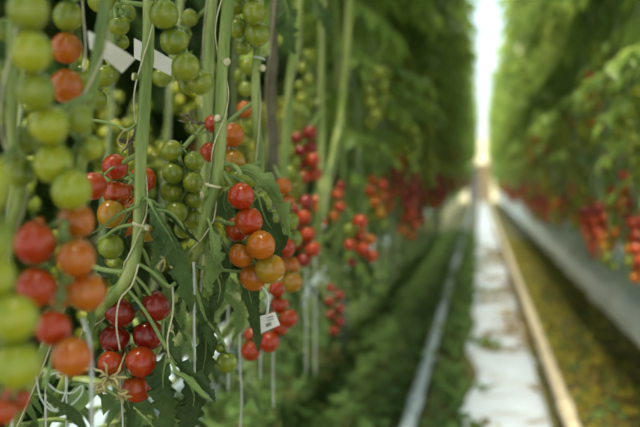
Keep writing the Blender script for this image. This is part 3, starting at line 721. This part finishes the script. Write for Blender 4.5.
while y < 35:
    place_plant(R.choice(ROW), -.465 + R.uniform(-.03, .03), y, 0, 'leafy tomato plant in the blurred row left of the path', 'tomato plants of the left row')
    y += .34 if y < 9 else .48
y = 2.7
while y < 35:
    place_plant(R.choice(ROW), .61 + R.uniform(-.03, .03), y, math.pi, 'leafy tomato plant in the blurred row right of the path, above the white gutter', 'tomato plants of the right row')
    y += .36 if y < 9 else .48
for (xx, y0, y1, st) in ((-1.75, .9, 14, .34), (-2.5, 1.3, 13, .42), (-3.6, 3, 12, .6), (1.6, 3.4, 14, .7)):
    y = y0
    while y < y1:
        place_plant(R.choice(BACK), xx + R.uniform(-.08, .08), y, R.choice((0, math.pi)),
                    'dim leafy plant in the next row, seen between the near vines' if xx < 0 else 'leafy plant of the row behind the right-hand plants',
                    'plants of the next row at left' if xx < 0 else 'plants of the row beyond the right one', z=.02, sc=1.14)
        y += st

# ------------------------------------------------------------------ repeated trusses further along the rows
def truss_template(kinds, seed, n=9):
    """list of (offset, radius, kind, stalk target) hanging from the origin"""
    r = random.Random(seed); out = []
    for i in range(n):
        row = i//2; sg = 1 if i % 2 else -1
        ang = seed + row*.9
        dx = Vector((math.cos(ang), math.sin(ang), 0))*sg*.0175
        z = -.045 - row*.031 - (.014 if sg > 0 else 0)
        kk = kinds[min(len(kinds)-1, int(i*len(kinds)/n))]
        out.append((dx + Vector((r.uniform(-.003, .003), r.uniform(-.003, .003), z)), r.uniform(.0148, .0172), kk))
    return out
def make_truss_parts(tpl, label, group):
    root = empty('tomato_truss', (0, 0, 0), label, 'tomato truss', group); mb = MB()
    zmin = min(t[0].z for t in tpl)
    ax = spline([Vector((-.03, 0, .03)), Vector((-.01, 0, .0)), Vector((0, 0, -.04)), Vector((.002, 0, zmin*.6)), Vector((0, 0, zmin))], 5)
    mb.tube(ax, [.0028-.0016*i/len(ax) for i in range(len(ax))], 6)
    for c, rad, k in tpl:
        t = Vector((0, 0, c.z + rad*1.1)); e = put_tomato(root, c, rad, k, t)
        mb.tube([t, e], .0013, 5)
    mb.build('truss_stalk', M['truss'], root)
    return root
def make_truss_single(tpl, seed):
    mb = MB(); kinds = sorted(set(t[2] for t in tpl)); me0 = TMESH[0]
    for c, rad, k in tpl:
        nu, nv = 10, 7; vs = [(c.x, c.y, c.z+rad*.85)]; fs = []
        for j in range(1, nv):
            th = math.pi*j/nv
            for i in range(nu):
                a = 2*math.pi*i/nu; vs.append((c.x+rad*math.sin(th)*math.cos(a), c.y+rad*math.sin(th)*math.sin(a), c.z+rad*math.cos(th)))
        vs.append((c.x, c.y, c.z-rad))
        for i in range(nu): fs.append((0, 1+i, 1+(i+1)%nu))
        for j in range(nv-2):
            for i in range(nu): fs.append((1+j*nu+i, 1+(j+1)*nu+i, 1+(j+1)*nu+(i+1)%nu, 1+j*nu+(i+1)%nu))
        L = len(vs)-1
        for i in range(nu): fs.append((L, 1+(nv-2)*nu+(i+1)%nu, 1+(nv-2)*nu+i))
        mb.add(vs, fs, kinds.index(k))
    zmin = min(t[0].z for t in tpl)
    mb.tube([(-.03, 0, .03), (-.01, 0, 0), (0, 0, -.04), (0, 0, zmin)], .0025, 5, len(kinds))
    me = bpy.data.meshes.new('tomato_truss'); me.from_pydata(mb.v, [], mb.f)
    for k in kinds: me.materials.append(TM[k])
    me.materials.append(M['truss']); me.polygons.foreach_set('material_index', mb.m); me.polygons.foreach_set('use_smooth', [True]*len(mb.f)); me.update()
    return me
def copy_tree(o, parent=None):
    c = o.copy(); C.objects.link(c); c.parent = parent
    for ch in o.children: copy_tree(ch, c)
    return c
TPL = {
 'red': [truss_template('DDDR', 1, 10), truss_template('DRRO', 2, 9), truss_template('DDRRO', 3, 11)],
 'mix': [truss_template('ROYG', 4, 9), truss_template('OYGG', 5, 8)],
 'green': [truss_template('G', 6, 9), truss_template('GL', 7, 10), truss_template('LG', 8, 8)],
}
SINGLE = {k: [make_truss_single(t, i) for i, t in enumerate(v)] for k, v in TPL.items()}
PROTO = {k: [None]*len(v) for k, v in TPL.items()}
KWORD = {'red': 'red', 'mix': 'half-ripe orange and green', 'green': 'green'}
def place_truss(kind, loc, near, sidew, group, label=None):
    i = R.randrange(len(TPL[kind])); rz = R.uniform(0, 6.28)
    lab = label or ('blurred %s bunch hanging in the %s row' % (KWORD[kind], sidew))
    grp = group + (', ' + KWORD[kind])
    if near:
        if PROTO[kind][i] is None: PROTO[kind][i] = o = make_truss_parts(TPL[kind][i], lab, grp)
        else: o = copy_tree(PROTO[kind][i])
    else:
        o = bpy.data.objects.new('tomato_truss', SINGLE[kind][i]); C.objects.link(o)
    o.location = loc; o.rotation_euler = (0, 0, rz); tag(o, lab, 'tomato truss', grp)
    s = R.uniform(.92, 1.12); o.scale = (s, s, s*R.uniform(1, 1.15))
    return o
TREG = []
def row_trusses(x0, xs, y0, y1, step, zlo, zhi, kind_fn, side, near_lim, growth=1.0):
    y = y0; n = 0
    while y < y1:
        for _ in range(20):
            z = R.uniform(zlo, zhi); loc = Vector((x0 + R.uniform(-xs, xs), y + R.uniform(-.05, .05), z))
            if all(abs(loc.z-q.z) > .26 or (Vector((loc.x, loc.y))-Vector((q.x, q.y))).length > .085 for q in TREG):
                TREG.append(loc); place_truss(kind_fn(z), loc, y < near_lim, side, 'trusses along the %s row' % side); n += 1; break
        y += step; step *= growth
    return n
n1 = row_trusses(-.28, .06, 2.6, 24, .27, H+.02, H+.15, lambda z: R.choice(('red', 'red', 'mix')), 'left', 4.5, 1.03)
n2 = row_trusses(-.28, .07, 2.6, 16, .16, H+.12, H+.62, lambda z: R.choice(('green', 'green', 'green', 'green', 'mix')), 'left', 4.5, 1.03)
n3 = row_trusses(.47, .06, 2.6, 24, .16, H-.14, H+.05, lambda z: R.choice(('red', 'red', 'mix', 'mix')), 'right', 5.0, 1.03)
n4 = row_trusses(.46, .06, 2.6, 16, .15, H+.10, H+.55, lambda z: R.choice(('green', 'green', 'green', 'green', 'mix')), 'right', 5.0, 1.03)
n7 = row_trusses(-1.0, .06, 1.25, 5, .10, H-.25, H+.5, lambda z: 'green', 'far half of the left', 3.5, 1.0)
n5 = row_trusses(-1.25, .2, 1.3, 7, .12, H-.2, H+.55, lambda z: R.choice(('green', 'green', 'green', 'green', 'green', 'mix')), 'next left', 2.5, 1.0)
n6 = row_trusses(.52, .05, 2.7, 9, .16, H-.02, H+.2, lambda z: R.choice(('red', 'mix', 'green')), 'right', 5.0, 1.02)
print('trusses', n1, n2, n3, n4, n5, n6)

# bare vines leaning along both rows, plus hanging strings
def row_vines(x0, y0, y1, step, side):
    r = random.Random(int(y0*10)+len(side)); y = y0
    while y < y1:
        mb = MB(); a = Vector((x0+r.uniform(-.03, .03), y, H-.45+r.uniform(0, .1))); lean = r.uniform(-.35, .15)
        gx = -.68 if x0 < 0 else .82
        q = [Vector((gx, y+lean*-1.4, .46)), Vector(((gx+a.x)/2, y-lean*.7, .48)), a]
        if x0 > .2:
            a.z = .86; q = [Vector((gx, y+lean*-1.0, .50)), Vector(((gx*.7+a.x*.3), y-lean*.6, .66)), a]
        zz = a.z+.3
        while zz < 3.0: q.append(Vector((a.x+(gx-a.x)*.25*(zz-a.z), y+lean*(zz-a.z)*.5+r.uniform(-.03, .03), zz))); zz += .35
        root = empty('bare_vine', q[0], 'bare lower vine leaning up among the tomatoes of the %s row' % side, 'tomato vine', 'bare vines of the %s row' % side)
        sp = spline(q, 5); mb.tube(sp, [.0085]*len(sp), 8); mb.build('stem', M['stem_far'], root)
        ms = MB(); ms.tube([p+Vector((.009*math.cos(i), -.009*abs(math.sin(i)), 0)) for i, p in enumerate(sp)], .0016, 5); ms.build('support_string', M['string'], root)
        y += step
row_vines(-.36, 2.9, 9, .36, 'left')
row_vines(.50, 2.8, 9, .3, 'right')
row_vines(-1.0, 1.3, 5, .45, 'far half of the left')

# ------------------------------------------------------------------ ground, rails, gutters
mb = MB(); mb.box((-8, -1, -.1), (8, 46, 0)); tag(mb.build('floor', M['floor'], None, loc=(0, 0, 0), smooth=False), kind='structure')
# white film path
mb = MB(); nx, ny = 14, 420; vs = []; fs = []
px0, px1 = -.05, .275
for j in range(ny+1):
    y = 1.6 + (35.5-1.6)*(j/ny)**1.5
    for i in range(nx+1):
        t = i/nx; e = noise.noise(Vector((0 if t < .5 else 9, y*1.3, 0)))*.05
        x = px0 + (px1-px0)*t + (e*(1-t)*1.4 if t < .5 else 0)
        z = .012 + .030*abs(noise.noise(Vector((x*3, y*7.5, 1)))) + .012*noise.noise(Vector((x*15, y*14, 3))) 
        if i in (0, nx): z = -.01
        vs.append((x, y, max(z, .004) if i not in (0, nx) else z))
for j in range(ny):
    for i in range(nx): fs.append((j*(nx+1)+i, j*(nx+1)+i+1, (j+1)*(nx+1)+i+1, (j+1)*(nx+1)+i))
mb.add(vs, fs); tag(mb.build('ground_film', M['path'], None, loc=(0, 0, 0)), 'white wrinkled ground film laid as a path between the two rails', 'ground film')
def rail(x, mat, label):
    root = empty('pipe_rail', (x, .6, 0), label, 'pipe rail'); mb = MB()
    mb.tube([(x, .6+i*.5, .085) for i in range(70)], .0255, 20); mb.build('pipe', M[mat], root)
    y = 1.4; k = 0
    while y < 34:
        ms = MB(); ms.box((x-.05, y-.03, 0), (x+.05, y+.03, .008)); ms.box((x-.006, y-.02, .008), (x+.006, y+.02, .062)); ms.build('rail_stand', M['steel'], root, smooth=False); y += 1.6 if y < 12 else 3.2
    y = 3.35
    while y < 34:
        ms = MB(); ms.tube([(x, y-.05, .085), (x, y+.05, .085)], .031, 20); ms.build('pipe_coupling', M[mat], root); y += 5.5
    return root
rail(-.235, 'pipe', 'bluish white heating pipe rail left of the path, half hidden by weeds')
rail(.315, 'pipe_cream', 'cream heating pipe rail along the right side of the path')
def gutter(x0, x1, ztop, zbot, label, faceside, ystart=.3, skirt=0.0):
    root = empty('growing_gutter', ((x0+x1)/2, ystart, 0), label, 'growing gutter')
    mb = MB(); ny = 320; prof = []
    sgn = 1 if faceside > 0 else -1
    xc = (x0+x1)/2; hw = abs(x1-x0)/2; hh = ztop-zbot
    P2 = [(-.78, 0), (-.95, .3), (-1.0, .62), (-.92, .9), (-.6, 1.0), (0, 1.04), (.6, 1.0), (.92, .9), (1.0, .62), (.95, .3), (.78, 0)]
    vs = []; fs = []; m = len(P2)
    for j in range(ny+1):
        y = ystart + (34.3-ystart)*(j/ny)**1.6
        for i, (a, b) in enumerate(P2):
            p = Vector((xc+a*hw + skirt*(1-b)*(1 if a > 0 else -1)*abs(a), y, zbot+b*hh)); w = noise.noise(Vector((a*2, y*3.2 - b*2.2, x0)))*.018 + noise.noise(Vector((a*4, y*11-b*5, x0+3)))*.007
            dirn = Vector((a, 0, b-.5)).normalized(); vs.append(p + dirn*w)
    for j in range(ny):
        for i in range(m): fs.append((j*m+i, j*m+(i+1)%m, (j+1)*m+(i+1)%m, (j+1)*m+i))
    fs.append(tuple(range(m))); fs.append(tuple(ny*m+i for i in reversed(range(m))))
    mb.add(vs, fs); mb.build('film_wrap', M['film'] if x0 > 0 else M['film_shaded'], root)
    mt = MB(); mt.box((xc-hw*.9, ystart, zbot-.03), (xc+hw*.9, 34.3, zbot+.004)); mt.build('trough', M['steel'], root, smooth=False)
    y = ystart+.5
    while y < 34:
        ms = MB(); ms.box((xc-.015, y-.015, 0), (xc+.015, y+.015, zbot-.03)); ms.box((xc-hw*.9, y-.015, zbot-.05), (xc+hw*.9, y+.015, zbot-.03)); ms.build('gutter_stand', M['steel'], root, smooth=False)
        y += 2.5
gutter(.74, .94, .53, .30, 'long white film-wrapped growing gutter below the right-hand plants', -1, -.9, .23)
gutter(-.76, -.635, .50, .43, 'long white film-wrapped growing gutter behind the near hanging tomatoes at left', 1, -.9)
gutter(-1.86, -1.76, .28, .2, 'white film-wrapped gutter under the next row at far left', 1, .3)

def leaf_scatter(name, mat, n, area, zf, size, seed, label, cat, dens_y=1.0, clump=None, mats=None):
    r = random.Random(seed); mb = MB(); (x0, x1), (y0, y1) = area; k = 0; tries = 0
    while k < n and tries < n*6:
        tries += 1
        u = r.random()**dens_y; y = y0+(y1-y0)*u; x = r.uniform(x0, x1)
        if clump is not None and clump(x, y, r) is False: continue
        hgt = zf(x, y, r); s = size*r.uniform(.6, 1.35); az = r.uniform(0, 6.28); el = r.uniform(-.5, .7)
        d = Vector((math.cos(az)*math.cos(el), math.sin(az)*math.cos(el), math.sin(el)))
        nn = Vector((r.uniform(-.6, .6), r.uniform(-.6, .6), 1)).normalized(); sd = d.cross(nn).normalized()
        b = Vector((x, y, hgt)); w = s*.36
        mb.add([b, b+d*s*.35-sd*w+nn*w*.2, b+d*s*.5, b+d*s*.35+sd*w+nn*w*.2, b+d*s*.8-sd*w*.7, b+d*s*.8+sd*w*.7, b+d*s*1.05-Vector((0, 0, .1*s))],
               [(0, 2, 1), (0, 3, 2), (1, 2, 4), (2, 3, 5), (2, 6, 4), (2, 5, 6)], r.randrange(len(mats)) if mats else 0)
        k += 1
    for q in range(0):
        pass
    o = mb.build(name, mats or mat, None, loc=(0, 0, 0)); tag(o, label, cat, kind='stuff'); return o
def zl(x, y, r):
    b = max(0, .5+.9*noise.noise(Vector((x*2.2, y*1.6, 4))))
    edge = min(1, max(0, (-.0-x)/.25))
    if abs(x+.235) < .07: return .006 + r.random()*(.10+.09*max(0, noise.noise(Vector((x*3, y*1.7, 7)))*3))
    return .006 + r.random()*(.05+.13*b)*max(.22, edge)
def cl(x, y, r):
    g = noise.noise(Vector((x*3, y*1.7, 7)))
    if x > -.06: return g > .10+(x+.06)*1.6
    if abs(x+.235) < .05: return g > -.1
    return g > -.45 or r.random() < .4
leaf_scatter('weeds', M['weed'], 42000, ((-2.6, .12), (1.2, 15)), zl, .045, 5, 'low green weeds growing over the ground left of the path', 'weeds', 1.35, cl, mats=[M['weed'], M['weed']])
def zr(x, y, r): return .004 + r.random()*.045*max(.2, .6+.8*noise.noise(Vector((x*3, y*2.2, 2))))
leaf_scatter('mossy_ground_cover', M['weed_dull'], 12000, ((.345, 1.3), (2.2, 14)), zr, .034, 6, 'olive and brown weeds and litter between cream rail and right gutter', 'ground cover', 1.4, None, mats=[M['weed_dull'], M['weed_dull'], M['litter'], M['weed']])
leaf_scatter('leaf_litter', M['litter'], 1500, ((.0, .29), (2.2, 16)), lambda x, y, r: .024+r.random()*.008, .03, 8, 'brown dry leaf scraps lying on the white ground film', 'leaf litter', 1.2,
             lambda x, y, r: noise.noise(Vector((x*2, y*2.6, 1))) + (x-.14)*.8 > .10, mats=[M['litter'], M['litter'], M['weed_dull']])

# ------------------------------------------------------------------ far end
root = empty('storage_cart', (.02, 34.9, 0), 'blurred tan and grey box cart standing at the far end of the path', 'cart')
mb = MB(); mb.box((-.02, 34.6, .14), (.44, 35.5, 1.58)); mb.build('tan_box', M['tan'], root, smooth=False)
mb = MB(); mb.box((-.46, 34.6, .14), (-.02, 35.5, 1.50)); mb.build('grey_box', M['grey'], root, smooth=False)
mb = MB(); mb.box((-.50, 34.55, .10), (.48, 35.55, .14)); mb.build('deck', M['steel'], root, smooth=False)
for sx in (-.38, .36):
    for sy in (34.7, 35.4):
        mb = MB(); mb.tube([(sx-.02, sy, .05), (sx+.02, sy, .05)], .05, 16); mb.build('wheel', M['rubber'], root)
mb = MB(); mb.box((-8, 42, 0), (8, 42.15, 2.9)); tag(mb.build('wall_far', M['cream'], None, loc=(0, 42, 0), smooth=False), kind='structure')
w = empty('window_1', (0, 42, 2.9)); w['kind'] = 'structure'
mb = MB()
for i in range(-8, 9, 2): mb.box((i-1.03, 42.02, 2.9), (i-.97, 42.12, 6.0))
mb.box((-8, 42.0, 2.9), (8, 42.14, 2.98)); mb.box((-8, 42.0, 5.94), (8, 42.14, 6.02)); mb.build('glazing_bars', M['pipe'], w, smooth=False)
mb = MB(); mb.box((-8, 42.06, 2.96), (8, 42.07, 5.96)); mb.build('glass_pane', gm, w, smooth=False)
# overhead crop wires that carry the vines
for x in (-.45, .78, -1.75):
    mb = MB(); mb.tube([(x, .3+i*1.0, 3.06) for i in range(36)], .002, 6)
    tag(mb.build('crop_wire', M['steel'], None, loc=(x, .3, 3.06)), 'thin overhead wire carrying the plants of one row', 'wire', 'overhead crop wires')

# ------------------------------------------------------------------ light
wd = bpy.data.worlds.new('World'); scene.world = wd; wd.use_nodes = True; nt = wd.node_tree; bg = nt.nodes['Background']
tc = nt.nodes.new('ShaderNodeTexCoord'); sx = nt.nodes.new('ShaderNodeSeparateXYZ'); rp = nt.nodes.new('ShaderNodeValToRGB')
nt.links.new(tc.outputs['Generated'], sx.inputs[0]); nt.links.new(sx.outputs['Z'], rp.inputs['Fac']); nt.links.new(rp.outputs['Color'], bg.inputs['Color'])
e = rp.color_ramp.elements; e[0].position = 0.0; e[0].color = (.95, .94, .86, 1); e[1].position = .22; e[1].color = (.62, .84, 1, 1)
e2 = rp.color_ramp.elements.new(.8); e2.color = (.90, .94, .97, 1)
bg.inputs['Strength'].default_value = 1.05
def sun(name, energy, color, d, ang):
    l = bpy.data.lights.new(name, 'SUN'); l.energy = energy; l.color = color; l.angle = math.radians(ang)
    o = bpy.data.objects.new(name, l); C.objects.link(o); o.location = (0, 0, 5)
    o.rotation_euler = Vector(d).to_track_quat('-Z', 'Y').to_euler(); return o
sun('sun', 7.5, (1.0, .90, .70), (.105, .27, -1.0), 24)

vs = scene.view_settings
scene.display_settings.display_device = 'sRGB'
vs.view_transform = 'Standard'; vs.look = 'None'; vs.gamma = 1.0; vs.use_curve_mapping = False; vs.exposure = 0.72
